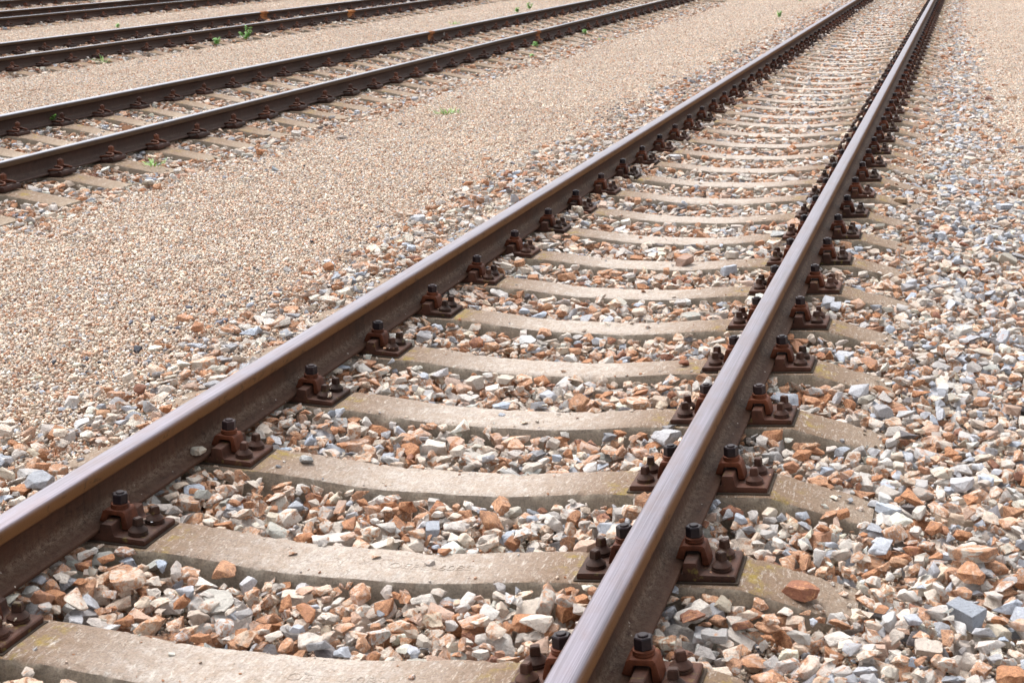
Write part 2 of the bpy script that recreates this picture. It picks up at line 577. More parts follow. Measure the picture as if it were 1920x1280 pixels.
def make_types(n, size_fn, res, flat=0.35, cos=ROCK_CO, rg=rng):
    T = []
    for i in range(n):
        v = int(rg.integers(len(cos)))
        s = size_fn()
        e = (rg.normal(0, flat), rg.normal(0, flat), rg.uniform(0, 6.283))
        if rg.random() < .12:
            e = (rg.uniform(0, 6.28), rg.uniform(0, 6.28), rg.uniform(0, 6.28))
        R = np.array((Matrix.Rotation(e[0], 3, 'X') @ Matrix.Rotation(e[1], 3, 'Y') @ Matrix.Rotation(e[2], 3, 'Z')))
        yaw = np.array(Matrix.Rotation(rg.uniform(0, 6.283), 3, 'Z'))
        R = yaw @ R
        P = (cos[v] * s) @ R.T
        h = int(math.ceil(np.abs(P[:, :2]).max() / res)) + 1
        k = 2 * h + 1
        top = np.full((k, k), -9.0, np.float32)
        bot = np.full((k, k), 9.0, np.float32)
        ij = np.round(P[:, :2] / res).astype(int) + h
        np.maximum.at(top, (ij[:, 0], ij[:, 1]), P[:, 2])
        np.minimum.at(bot, (ij[:, 0], ij[:, 1]), P[:, 2])
        # fill pin holes inside the outline
        for _ in range(2):
            tp = np.pad(top, 1, constant_values=-9)
            bp = np.pad(bot, 1, constant_values=9)
            nb = sum((tp[1 + a:1 + a + k, 1 + b:1 + b + k] > -5).astype(int) for a, b in ((-1, 0), (1, 0), (0, -1), (0, 1)))
            mt = np.maximum.reduce([tp[1 + a:1 + a + k, 1 + b:1 + b + k] for a, b in ((-1, 0), (1, 0), (0, -1), (0, 1))])
            mb = np.minimum.reduce([bp[1 + a:1 + a + k, 1 + b:1 + b + k] for a, b in ((-1, 0), (1, 0), (0, -1), (0, 1))])
            hole = (top < -5) & (nb >= 3)
            top[hole] = mt[hole]
            bot[hole] = mb[hole]
        rots = []
        for q in range(4):
            # maps rotated by q*90 degrees about z
            a_t, a_b = top, bot
            for _ in range(q):
                a_t = a_t[::-1, :].T
                a_b = a_b[::-1, :].T
            Rz = np.array(Matrix.Rotation(q * math.pi / 2, 3, 'Z'))
            eu = Matrix(Rz @ R).to_euler()
            rots.append((np.ascontiguousarray(a_t), np.ascontiguousarray(a_b), tuple(eu)))
        T.append((v, s, h, float(P[:, 2].max()), float(-P[:, 2].min()), rots))
    return T


def deposit(H, CAP, x0, y0, res, pts, types, Lfun, tol, sink, wrap=False, rg=rng):
    """drop stones one by one on the height field H; keep those that end below the wanted surface"""
    out = []
    nx, ny = H.shape
    nt_ = len(types)
    ti = rg.integers(nt_, size=len(pts))
    qi = rg.integers(4, size=len(pts))
    tl = rg.exponential(tol, size=len(pts))
    for (x, y), a, q, tt in zip(pts, ti, qi, tl):
        v, s, h, tmax, bmax, rots = types[a]
        i, j = int((x - x0) / res), int((y - y0) / res)
        if wrap:
            ii = np.arange(i - h, i + h + 1) % nx
            jj = np.arange(j - h, j + h + 1) % ny
            sl = np.ix_(ii, jj)
            Hp = H[sl]
        else:
            if i - h < 0 or j - h < 0 or i + h >= nx or j + h >= ny:
                continue
            sl = (slice(i - h, i + h + 1), slice(j - h, j + h + 1))
            Hp = H[sl]
        L = Lfun(x, y) + tt
        if Hp[h, h] > L - .35 * tmax:
            continue
        top, bot, eu = rots[q]
        z = float((Hp - bot).max()) - sink * bmax
        if z + tmax > L:
            continue
        if CAP is not None:
            if ((z + top) > CAP[sl]).any():
                continue
        H[sl] = np.maximum(Hp, z + top)
        out.append((x, y, z, a, q))
    return out


# ------------------------------------------------------------------ fine gravel patches
def pebble_co(seed):
    r = random.Random(seed)
    bm = bmesh.new()
    ay, az = r.uniform(.6, .95), r.uniform(.4, .8)
    for _ in range(r.randint(8, 11)):
        v = Vector((r.gauss(0, 1), r.gauss(0, 1), r.gauss(0, 1))).normalized() * r.uniform(.8, 1)
        bm.verts.new((v.x, v.y * ay, v.z * az))
    bmesh.ops.convex_hull(bm, input=bm.verts)
    for v in [v for v in bm.verts if not v.link_faces]:
        bm.verts.remove(v)
    bmesh.ops.triangulate(bm, faces=bm.faces)
    bm.verts.index_update()
    co = np.array([v.co for v in bm.verts], np.float32)
    fa = np.array([[v.index for v in f.verts] for f in bm.faces], np.int32)
    bm.free()
    return co, fa


PEBS = [pebble_co(i) for i in range(30)]


def dense(co, fa):
    a, b, c = co[fa[:, 0]], co[fa[:, 1]], co[fa[:, 2]]
    pts = [co]
    for u in range(0, 5):
        for w in range(0, 5 - u):
            pts.append(a * (u / 4) + b * (w / 4) + c * (1 - u / 4 - w / 4))
    return np.vstack(pts)


PEB_CO = [dense(*p) for p in PEBS]

# albedo, probability, rust amount
PAL = [((0.64, 0.57, 0.475), 25, .42), ((0.59, 0.545, 0.475), 14, .32), ((0.62, 0.52, 0.415), 22, .48), ((0.49, 0.455, 0.41), 8, .28),
       ((0.36, 0.365, 0.37), 3.0, .08), ((0.57, 0.41, 0.31), 12, .50), ((0.43, 0.235, 0.145), 5, .60), ((0.30, 0.155, 0.105), 3.5, .5),
       ((0.47, 0.45, 0.38), 3.5, .3), ((0.20, 0.19, 0.19), .8, .15), ((0.67, 0.63, 0.57), 4, .30), ((0.46, 0.485, 0.51), 3, .08)]
PAL_C = np.array([p[0] for p in PAL])
PAL_R = np.array([p[2] for p in PAL])


def colours(n, weights=None, rg=rng):
    w = np.array([p[1] for p in PAL], float)
    if weights is not None:
        w = w * weights
    k = rg.choice(len(PAL), size=n, p=w / w.sum())
    c = PAL_C[k] * rg.normal(1, .11, (n, 1)) * (1 + rg.normal(0, .035, (n, 1)) * np.array([1, 0, -1.0]))
    c = c * np.array([1.17, 1.145, 1.18])
    return np.clip(c, .03, .80), np.clip(PAL_R[k] + rg.normal(0, .16, n), 0, 1)


GW = np.array([1.1, 1, 1.3, .8, .4, 1.4, 1.6, 1.1, .5, 1.5, 1.1, .9])


def gravel_patch(i):
    rg = np.random.default_rng(50 + i)
    res = 0.0031
    n = 322
    side = n * res
    H = np.zeros((n, n), np.float32) - 0.0
    types = make_types(160, lambda: float(np.clip(rg.lognormal(math.log(.0112), .34), .0052, .024)), res, .5, PEB_CO, rg)
    st = []
    for ps, (cell, lev) in enumerate(((.013, .015), (.013, .023), (.012, .028), (.010, .031), (.009, .033))):
        m = int(side / cell)
        g = (np.stack(np.meshgrid(np.arange(m), np.arange(m)), -1).reshape(-1, 2) + rg.random((m * m, 2))) * cell
        g = g[rg.permutation(len(g))] % side
        st += deposit(H, None, 0, 0, res, g, types, lambda x, y: lev, .003, .22, True, rg)
    V, Fc, C, nb = [], [], [], 0
    cols, rs = colours(len(st), GW, rg)
    rc = np.array([.58, .39, .27])
    cols = (cols * (1 - rs[:, None] * .4) + rc * rs[:, None] * .4) * np.array([1.008, 1.019, 1.008]) * rg.normal(1, .14, (len(rs), 1))
    for (x, y, z, a, q), c in zip(st, cols):
        v, s, h, tm, bmx, rots = types[a]
        co, fa = PEBS[v]
        R = np.array(Euler(rots[q][2]).to_matrix())
        V.append((co * s) @ R.T + (x - side / 2, y - side / 2, z))
        Fc.append(fa + nb)
        C.append(np.repeat(c[None], len(co), 0))
        nb += len(co)
    V, Fc, C = np.vstack(V), np.vstack(Fc), np.vstack(C)
    # dark sheet under the grains, painting in the shade of the gaps
    e = side / 2
    V = np.vstack([V, [(-e, -e, .004), (e, -e, .004), (e, e, .004), (-e, e, .004)]])
    Fc = np.vstack([Fc, [(nb, nb + 1, nb + 2), (nb, nb + 2, nb + 3)]])
    C = np.vstack([C, [[.14, .10, .075]] * 4])
    me = bpy.data.meshes.new('gravel_patch')
    me.vertices.add(len(V))
    me.vertices.foreach_set('co', V.astype(np.float32).ravel())
    me.loops.add(len(Fc) * 3)
    me.loops.foreach_set('vertex_index', Fc.astype(np.int32).ravel())
    me.polygons.add(len(Fc))
    me.polygons.foreach_set('loop_start', np.arange(0, len(Fc) * 3, 3, dtype=np.int32))
    me.update(calc_edges=True)
    ca = me.attributes.new('col', 'FLOAT_COLOR', 'POINT')
    ca.data.foreach_set('color', np.hstack([C, np.ones((len(C), 1))]).astype(np.float32).ravel())
    me.materials.append(M_GRAVEL)
    me.validate()
    return me, side


NP = 4
for i in range(NP):
    me, SIDE = gravel_patch(i)
    PEB.objects.link(bpy.data.objects.new('patch_%d' % i, me))


# ------------------------------------------------------------------ instancing of stuff
def scatter_group(name, coll):
    ng = bpy.data.node_groups.new(name, 'GeometryNodeTree')
    ng.interface.new_socket('Geometry', in_out='INPUT', socket_type='NodeSocketGeometry')
    ng.interface.new_socket('Geometry', in_out='OUTPUT', socket_type='NodeSocketGeometry')
    N, L = ng.nodes, ng.links
    gi, go = N.new('NodeGroupInput'), N.new('NodeGroupOutput')
    iop = N.new('GeometryNodeInstanceOnPoints')
    ci = N.new('GeometryNodeCollectionInfo')
    ci.inputs['Collection'].default_value = coll
    ci.inputs['Separate Children'].default_value = True
    ci.inputs['Reset Children'].default_value = True
    L.new(gi.outputs[0], iop.inputs['Points'])
    L.new(ci.outputs[0], iop.inputs['Instance'])
    iop.inputs['Pick Instance'].default_value = True

    def na(nm, t, sock):
        a = N.new('GeometryNodeInputNamedAttribute')
        a.data_type = t
        a.inputs['Name'].default_value = nm
        L.new([o for o in a.outputs if o.name == 'Attribute' and o.enabled][0], sock)
    na('vid', 'INT', iop.inputs['Instance Index'])
    na('scl', 'FLOAT_VECTOR', iop.inputs['Scale'])
    e2r = N.new('FunctionNodeEulerToRotation')
    na('rot', 'FLOAT_VECTOR', e2r.inputs[0])
    L.new(e2r.outputs[0], iop.inputs['Rotation'])
    L.new(iop.outputs[0], go.inputs[0])
    return ng


NG_ROCK = scatter_group('place_stones', LIB)
NG_PEB = scatter_group('place_patches', PEB)


def scatter(name, ng, pos, rot, scl, vid, col=None, rust=None):
    me = bpy.data.meshes.new(name)
    n = len(pos)
    me.vertices.add(n)
    me.vertices.foreach_set('co', np.asarray(pos, np.float32).ravel())
    for nm, t, arr, key in (('rot', 'FLOAT_VECTOR', rot, 'vector'), ('scl', 'FLOAT_VECTOR', scl, 'vector'), ('vid', 'INT', vid, 'value'),
                            ('col', 'FLOAT_COLOR', col, 'color'), ('rust', 'FLOAT', rust, 'value')):
        if arr is None:
            continue
        a = me.attributes.new(nm, t, 'POINT')
        if nm == 'col':
            arr = np.hstack([arr, np.ones((n, 1))])
        a.data.foreach_set(key, np.asarray(arr, np.int32 if t == 'INT' else np.float32).ravel())
    o = link(name, me)
    md = o.modifiers.new('scatter', 'NODES')
    md.node_group = ng
    return o


def bR(y):
    return min(2.15, max(1.30, 1.97 - .034 * (y - 6)))


# gravel carpet
pp, pr, pv = [], [], []
for ix in range(-27, 7):
    for iy in range(-1, 42):
        x, y = (ix + .5) * SIDE, (iy + .5) * SIDE
        # only where the view can reach
        if x < 1.456 - 0.72 * y - 3.2 or x > 1.456 + 0.06 * y + 2.2:
            continue
        dz = -.034 if (.9 < x < bR(y) - .35) else 0
        q = int(rng.integers(4))
        sl = (level(x + SIDE / 2) - level(x - SIDE / 2)) / SIDE
        e = (Matrix.Rotation(-math.atan(sl), 3, 'Y') @ Matrix.Rotation(q * math.pi / 2, 3, 'Z')).to_euler()
        pp.append((x, y, level(x) - .034 + dz + rng.normal(0, .0010)))
        pr.append(tuple(e))
        pv.append(rng.integers(NP))
keep = [i for i, p in enumerate(pp) if not any(abs(p[0] + TURN[t] * p[1] - TRACKS[t]) < .9 for t in range(5))]
g = scatter('gravel', NG_PEB, [pp[i] for i in keep], [pr[i] for i in keep], [(1, 1, 1)] * len(keep), [pv[i] for i in keep])
tag(g, kind='stuff', label='fine pinkish beige gravel filling the wide strips between the tracks', cat='gravel')
# chips under the ballast, deeper, in the track beds
pp2 = []
for ti in range(5):
    for ix in range(3):
        for iy in range(-1, 38):
            x, y = on_track(ti, (ix - 1) * SIDE * .93, (iy + .5) * SIDE)
            if x < 1.456 - 0.72 * y - 3.2:
                continue
            pp2.append((x, y, -.160 if ti == 0 else -.168))
g = scatter('gravel_bed', NG_PEB, pp2, [(0, 0, rng.integers(4) * math.pi / 2) for _ in pp2], [(1, 1, 1)] * len(pp2), [rng.integers(NP) for _ in pp2])
tag(g, kind='stuff', label='small stone chips deep between the ballast stones of the tracks', cat='gravel')


# ------------------------------------------------------------------ sleeper surface
def smooth(a, b, x):
    t = min(1, max(0, (x - a) / (b - a)))
    return t * t * (3 - 2 * t)


def beam_top(x, kind=1):
    ax = abs(x)
    if kind == 1:
        z = -.062 + .0325 * smooth(.12, .58, ax) if ax < .57 else -.0215 + (min(ax, .955) - RAIL_X) * .05
        z -= .24 * max(0, ax - .955)
    else:
        z = -.078 + .062 * smooth(.18, .62, ax) if ax < .60 else -.0125
        z += min(0, max(-.0025, (ax - .9) * .02)) if ax < .62 else 0
        z -= .165 * max(0, ax - .90)
    return z


SP1 = 0.6
Y0 = 2.893
BEAM_W = 0.096   # half width of the top


def Lmain(x, y):
    ax = abs(x)
    if ax < .69:
        z = -.064 + .020 * smooth(.25, .5, ax) + .036 * smooth(.5, .69, ax)
    elif ax < .82:
        z = -.012
    else:
        z = -.026 - (.018 if x > 0 else .012) * smooth(.85, 1.1, ax) - .014 * smooth(1.35, 1.75, ax)
    return z + .010 * noise.noise(Vector((x * 4, y * 4, 3.3)))


def Lside(x, y):
    ax = abs(x)
    if ax < .69:
        z = -.078 + .012 * smooth(.2, .4, ax) + .048 * smooth(.42, .66, ax)
    elif ax < .82:
        z = -.014
    else:
        z = -.020 - .042 * smooth(.84, 1.15, ax) - .014 * smooth(1.2, 1.5, ax)
    return z + .010 * noise.noise(Vector((x * 4, y * 4, 9.3)))


# a ballast block is 12 bays long, every stone dropped in place on the ones below
RES = 0.005
BX0, BX1 = -2.0, 2.4
NBAY = 12
BLEN = NBAY * SP1
BY0 = Y0 - 1.5 * SP1 - .3
types_b = make_types(300, lambda: float(np.clip(rng.lognormal(math.log(.0430), .32), .019, .085)), RES, .28)
types_s = make_types(80, lambda: float(np.clip(rng.lognormal(math.log(.0175), .22), .011, .026)), RES, .5)


def make_block(kind, L, half_w, half_l, plate, x0=BX0, x1=BX1):
    nx, ny = int((x1 - x0) / RES), int((BLEN + .2) / RES)
    H = np.zeros((nx, ny), np.float32)
    CAP = np.full((nx, ny), 9.0, np.float32)
    gx = x0 + (np.arange(nx) + .5) * RES
    gy = BY0 + (np.arange(ny) + .5) * RES
    if kind == 1:
        base_z = np.where(np.abs(gx) < 1.25, -.145, np.interp(gx, [-2.0, -1.25, 1.25, 1.9, 2.4], [-.115, -.13, -.13, -.13, -.115]))
    else:
        base_z = np.where(np.abs(gx) < 1.25, -.165, -.158)
    H += base_z[:, None]
    rel = (gy - Y0 + SP1 / 2) % SP1 - SP1 / 2
    m = (np.abs(gx) < half_l)[:, None] & (np.abs(rel) < half_w)[None, :]
    topz = np.array([beam_top(x, kind) for x in gx])
    H[m] = np.broadcast_to(topz[:, None], H.shape)[m]
    CAP[m] = (np.broadcast_to(topz[:, None], H.shape) + .014)[m]
    CAP[np.abs(np.abs(gx) - RAIL_X) < .066, :] = -.006
    CAP[(np.abs(np.abs(gx) - RAIL_X) < plate)[:, None] & (np.abs(rel) < .088)[None, :]] = -5
    stones = []
    for cell, ty, tol, dl in ((.050, 0, .002, -.012), (.045, 0, .004, -.004), (.040, 0, .005, 0), (.036, 0, .006, 0), (.032, 0, .006, .002), (.028, 0, .006, .003), (.026, 0, .006, .003), (.026, 1, .002, -.006), (.022, 1, .002, -.006)):
        a, b_ = int((x1 - x0) / cell), int(BLEN / cell)
        gg = (np.stack(np.meshgrid(np.arange(a), np.arange(b_)), -1).reshape(-1, 2) + rng.random((a * b_, 2))) * cell + (x0, BY0 + .05)
        gg = gg[rng.permutation(len(gg))]
        ty_ = types_s if ty else types_b
        got = deposit(H, CAP, x0, BY0, RES, gg, ty_, lambda x, y: L(x, y) + dl, tol, .16)
        stones += [(x, y, z, ty_[t_][0], ty_[t_][1]) + ty_[t_][5][q][2] for x, y, z, t_, q in got]
    print('stones in block', len(stones))
    return np.array(stones), H


ST1, H = make_block(1, Lmain, BEAM_W, 1.22, .205)
ST2, H2 = make_block(2, Lside, .104, 1.30, .165, -2.0, 2.0)
GREY = np.array([.8, 1.6, .5, 2.2, 2.2, .4, .5, .6, 1.0, 1.3, 1.0, 9.0])


def lay_ballast(ti, ST, label, y_start, y_end, sp, keep_fn):
    """the block laid along a track again and again, each stone given its own colour"""
    P, R, S, V = [], [], [], []
    k = 0
    f = sp / SP1
    while True:
        lx, ly = ST[:, 0], (ST[:, 1] - BY0 + k * BLEN) * f + y_start
        X, Y = on_track(ti, lx, ly)
        ok = (ly < y_end) & keep_fn(lx, ly) & (X > 1.456 - .72 * Y - 2.0)
        idx = np.nonzero(ok)[0]
        P.append(np.stack([X[idx], Y[idx], ST[idx, 2] + (.014 if ti > 1 else 0)], 1))
        R.append(ST[idx, 5:8])
        S.append(np.repeat(ST[idx, 4:5], 3, 1))
        V.append(ST[idx, 3])
        k += 1
        if y_start + k * BLEN * f > y_end:
            break
    P, R, S, V = map(np.concatenate, (P, R, S, V))
    n = len(P)
    c1, r1 = colours(n)
    c2, r2 = colours(n, GREY)
    if ti == 0:
        pg = np.interp(P[:, 0], [-2, -1.2, -.9, .9, 1.15, 1.35, 1.6, 2.2], [.35, .35, .18, .18, .35, .85, .85, .35]) * np.interp(P[:, 1], [3, 8], [.6, 1])
    else:
        pg = np.full(n, .08)
    u = (rng.random(n) < pg)[:, None]
    o = scatter('ballast', NG_ROCK, P, R, S, V, np.where(u, c2, c1), np.where(u[:, 0], r2, r1))
    tag(o, kind='stuff', label=label, cat='ballast')
    print('ballast', n)
    return o


def edge_keep(lo, hi, fade=.28):
    def fn(X, Y):
        nz = np.array([noise.noise(Vector((x * 1.5, y * 1.5, 1.7))) for x, y in zip(X, Y)]) * .16
        h = np.array([hi(y) for y in Y]) if callable(hi) else hi
        p = np.minimum(X + nz - lo, h - X + nz) / fade + .5
        return rng.random(len(X)) < np.clip(p, 0, 1) ** 1.4
    return fn


lay_ballast(0, ST1, 'loose broken ballast stones, cream, rust and grey, around the nearest track', BY0, 37.5, SP1, edge_keep(-1.45, bR))

# ------------------------------------------------------------------ rails
# half profile of the foot, web and head: x, z, wear, headside, dust, foot
HP = [(0.0, 0.0, 0, 0, 0, 0), (.0610, 0.0, 0, 0, 0, 0), (.0625, .0015, 0, 0, 0, .4), (.0625, .0085, 0, 0, .1, 1), (.0610, .0108, 0, 0, .2, 1), (.045, .0160, 0, 0, .25, 1),
      (.030, .0225, 0, 0, .7, 1), (.020, .0270, 0, 0, 1, .8), (.0135, .0330, 0, 0, .9, .3), (.0095, .0430, 0, 0, .35, 0), (.0070, .0600, 0, 0, .1, 0), (.0070, .0850, 0, 0, 0, 0),
      (.0090, .0960, 0, 0, 0, 0), (.0130, .1020, 0, 0, 0, 0), (.0300, .1085, 0, 0, 0, 0), (.0325, .1110, 0, .6, 0, 0), (.0332, .1150, 0, 1, 0, 0), (.0335, .1300, 0, 1, 0, 0), (.0334, .1360, .03, 1, 0, 0),
      (.0326, .1405, .15, 1, 0, 0), (.0305, .1440, .45, .8, 0, 0), (.0275, .1462, .9, .3, 0, 0), (.0230, .1475, 1, 0, 0, 0), (.0140, .1486, 1, 0, 0, 0), (.0, .1490, 1, 0, 0, 0)]


def rail_mesh(y0, y1, mat, name='rail'):
    prof = HP + [(-p[0],) + p[1:] for p in HP[-2:0:-1]]
    ys = np.concatenate([np.arange(y0, min(y1, 14), .25), np.arange(max(14, y0), y1 + .01, 2.0)])
    n = len(prof)
    V, At = [], []
    for y in ys:
        w = .0006 * noise.noise(Vector((y * .9, 0, 5)))
        for p in prof:
            V.append((p[0] + w, y, p[1]))
            At.append(p[2:])
    F = []
    for k in range(len(ys) - 1):
        for i in range(n):
            j = (i + 1) % n
            F.append((k * n + i, k * n + j, (k + 1) * n + j, (k + 1) * n + i)[::-1])
    F.append(tuple(range(n)))
    F.append(tuple(range((len(ys) - 1) * n, len(ys) * n))[::-1])
    me = bpy.data.meshes.new(name)
    me.from_pydata(V, [], F)
    At = np.array(At)
    for k, nm in enumerate(('wear', 'headside', 'dust', 'foot')):
        fattr(me, nm, At[:, k])
    me.materials.append(mat)
    me.polygons.foreach_set('use_smooth', [True] * len(me.polygons))
    me.update()
    me.set_sharp_from_angle(angle=math.radians(48))
    bm = bmesh.new()
    bm.from_mesh(me)
    bmesh.ops.recalc_face_normals(bm, faces=bm.faces)
    bm.to_mesh(me)
    bm.free()
    return me


rail_labels = [
    ('left rail of the nearest track, brown rusty web, pale lilac worn top', 'right rail of the nearest track, thick and greyish purple, crossing the foreground'),
    ('far rail of the second track, with an orange weld and white chalk marks', 'near rail of the second track, dark brown with a bluish top, at the left edge'),
    ('far rail of the third track, dark, partly hidden by the rail in front of it', 'near rail of the third track, its bolts rusty orange, above the gravel strip'),
    ('far rail of the fourth track, thin dark line near the top left corner', 'near rail of the fourth track, rusty bolts along it, close to the top edge'),
    ('farther rail of the last track, at the very top left corner', 'nearer rail of the last track, short stretch in the top left corner')]
RAILS = {}
for ti, xc in enumerate(TRACKS):
    mat = M_RAIL1 if ti == 0 else M_RAIL2
    for si, s in enumerate((-1, 1)):
        y0 = -2.0 if ti == 0 else (4 + ti * 3.5)
        me = rail_mesh(y0, 70.0, mat)
        o = link('rail', me, None, on_track(ti, s * RAIL_X, 0) + (0,), (0, -s * CANT, TURN[ti]))
        tag(o, rail_labels[ti][si], 'rail', 'rails of the parallel tracks')
        RAILS[(ti, s)] = o


def weld(par, y, w=.07):
    bm = bmesh.new()
    prof = []
    for p in HP[4:]:
        prof.append((p[0], p[1]))
    full = prof + [(-a, b_) for a, b_ in prof[-2::-1]]
    full = [(a * 1.0 + math.copysign(.0022, a) if a else 0, b_ + (.0012 if b_ > .14 else .0012)) for a, b_ in full]
    for f0, g0 in ((-w / 2, w / 2),):
        ring = []
        for t_ in np.linspace(f0, g0, 6):
            e = .0016 * math.cos(math.pi * t_ / w) ** .5 if abs(t_) < w / 2 - 1e-6 else -.0016
            ring.append([bm.verts.new((a + math.copysign(e, a) * (1 if a else 0), y + t_, b_ + (e if b_ > .14 else 0))) for a, b_ in full])
        for r0, r1 in zip(ring, ring[1:]):
            for i in range(len(full) - 1):
                bm.faces.new((r0[i], r0[i + 1], r1[i + 1], r1[i]))
    o = link('weld', mesh_from_bm('weld', bm, M_WELD, 40), par)
    o['label'] = 'orange rusted weld'
    return o


weld(RAILS[(1, -1)], 20.9, .22)
weld(RAILS[(1, 1)], 21.1, .20)
weld(RAILS[(2, 1)], 26.6, .34)
weld(RAILS[(2, -1)], 26.2, .30)


def text_mesh(s, size, mat, depth):
    cu = bpy.data.curves.new('lettering', 'FONT')
    cu.body = s
    cu.size = size
    cu.extrude = depth
    cu.align_x = 'CENTER'
    cu.align_y = 'CENTER'
    ob = bpy.data.objects.new('tmp', cu)
    COL.objects.link(ob)
    dg = bpy.context.evaluated_depsgraph_get()
    me = bpy.data.meshes.new_from_object(ob.evaluated_get(dg))
    bpy.data.objects.remove(ob)
    me.materials.clear()
    me.materials.append(mat)
    return me


ck = link('chalk_mark', text_mesh('18', .07, M_CHALK, .0004), RAILS[(1, -1)], (.0082, 21.5, .068), (math.pi / 2, 0, math.pi / 2))
ck = link('chalk_mark', text_mesh('I', .06, M_CHALK, .0004), RAILS[(1, 1)], (.0082, 16.7, .068), (math.pi / 2, 0, math.pi / 2))

# ------------------------------------------------------------------ fastenings
def plate_mesh(m1):
    bm = bmesh.new()
    prof = [(-.192, -.018), (.192, -.018), (.192, -.006), (.188, -.003), (.108, -.002), (.104, .004), (.100, .026), (.097, .028), (.071, .028), (.068, .025), (.0665, -.0004),
            (-.0665, -.0004), (-.068, .025), (-.071, .028), (-.097, .028), (-.100, .026), (-.104, .004), (-.108, -.002), (-.188, -.003), (-.192, -.006)]
    prism(bm, prof, -.079, .079, bevel=.0016)
    return mesh_from_bm('base_plate', bm, m1, 35)


def pad_mesh():
    bm = bmesh.new()
    box(bm, (0, 0, -.0195), (.398, .172, .0034))
    return mesh_from_bm('pad', bm, M_PAD)


def clip_mesh(m1):
    """clamp bridging the rib: one toe on the rail foot, one on the plate (outer side at +x)"""
    bm = bmesh.new()
    prof = [(.042, .0175), (.054, .0145), (.0625, .014), (.0655, .034), (.070, .0365), (.098, .0365), (.1035, .033), (.1060, .001), (.124, .001), (.1215, .014), (.1135, .044), (.108, .0495), (.060, .0495), (.052, .045), (.047, .030)]
    prism(bm, prof, -.029, .029, bevel=.0022)
    return mesh_from_bm('clip', bm, m1, 40)


def bolt_mesh(m1, m2):
    bm = bmesh.new()
    cx = .0853
    lathe(bm, cx, 0, [(.0215, .0495), (.0235, .0505), (.0235, .0545), (.0218, .0555), (.0218, .0563), (.0235, .0573), (.0235, .0608), (.0215, .0618)], 24)
    nl = len(bm.faces)
    lathe(bm, cx, 0, [(.0195, .0618), (.0207, .0635), (.0207, .0855), (.0185, .0880)], 6, .5)
    lathe(bm, cx, 0, [(.0112, .0879), (.0112, .0905), (.0095, .0920)], 16)
    for i, f in enumerate(bm.faces):
        f.material_index = 0 if i < nl else 1
    return mesh_from_bm('clamp_bolt', bm, [m1, m2], 30)


def screw_mesh(m1):
    bm = bmesh.new()
    lathe(bm, 0, 0, [(.0235, -.0030), (.0250, -.0015), (.0250, .0025), (.0225, .0035), (.0225, .0045), (.0248, .0055), (.0248, .0085), (.0232, .0102), (.0185, .0150), (.0145, .0185), (.0130, .0205)], 22)
    box(bm, (0, 0, .0305), (.0235, .0205, .0215), .0018, .86)
    return mesh_from_bm('sleeper_screw', bm, m1, 38)


PL1, PL2 = plate_mesh(M_PLATE), plate_mesh(M_PLATE2)
PAD = pad_mesh()
CL1, CL2 = clip_mesh(M_CLIP), clip_mesh(M_CLIP2)
BO1, BO2 = bolt_mesh(M_CLIP, M_NUT), bolt_mesh(M_CLIP2, M_CLIP2)
SC1, SC2 = screw_mesh(M_SCREW), screw_mesh(M_PLATE2)
SCREWS = [(sx * .153, sy * .040) for sx in (-1, 1) for sy in (-1, 1)]


def joined_plate(pl, cl, bo, sc):
    """plate with its fastenings as one mesh, for tracks too far to show them"""
    bm = bmesh.new()
    mats = []

    def put(me, M):
        base = len(mats)
        mats.extend(me.materials)
        n0 = len(bm.faces)
        me2 = me.copy()
        me2.transform(M)
        bm.from_mesh(me2)
        bm.faces.ensure_lookup_table()
        for f in bm.faces[n0:]:
            f.material_index += base
        bpy.data.meshes.remove(me2)
    put(pl, Matrix())
    for s in (1, -1):
        M = Matrix.Rotation(0 if s > 0 else math.pi, 4, 'Z')
        put(cl, M)
        put(bo, M)
    for i, (x, y) in enumerate(SCREWS):
        put(sc, Matrix.Translation((x, y, 0)) @ Matrix.Rotation(.7 * i, 4, 'Z'))
    return mesh_from_bm('base_plate', bm, mats, 35)


JP1, JP2 = joined_plate(PL1, CL1, BO1, SC1), joined_plate(PL2, CL2, BO2, SC2)


def guide_mesh():
    bm = bmesh.new()
    prof = [(.0635, -.0125), (.150, -.0125), (.152, .004), (.147, .019), (.128, .021), (.121, .010), (.080, .007), (.072, .011), (.0635, .011)]
    prism(bm, prof, -.088, .088, bevel=.002)
    return mesh_from_bm('guide_plate', bm, M_PLATE2, 35)


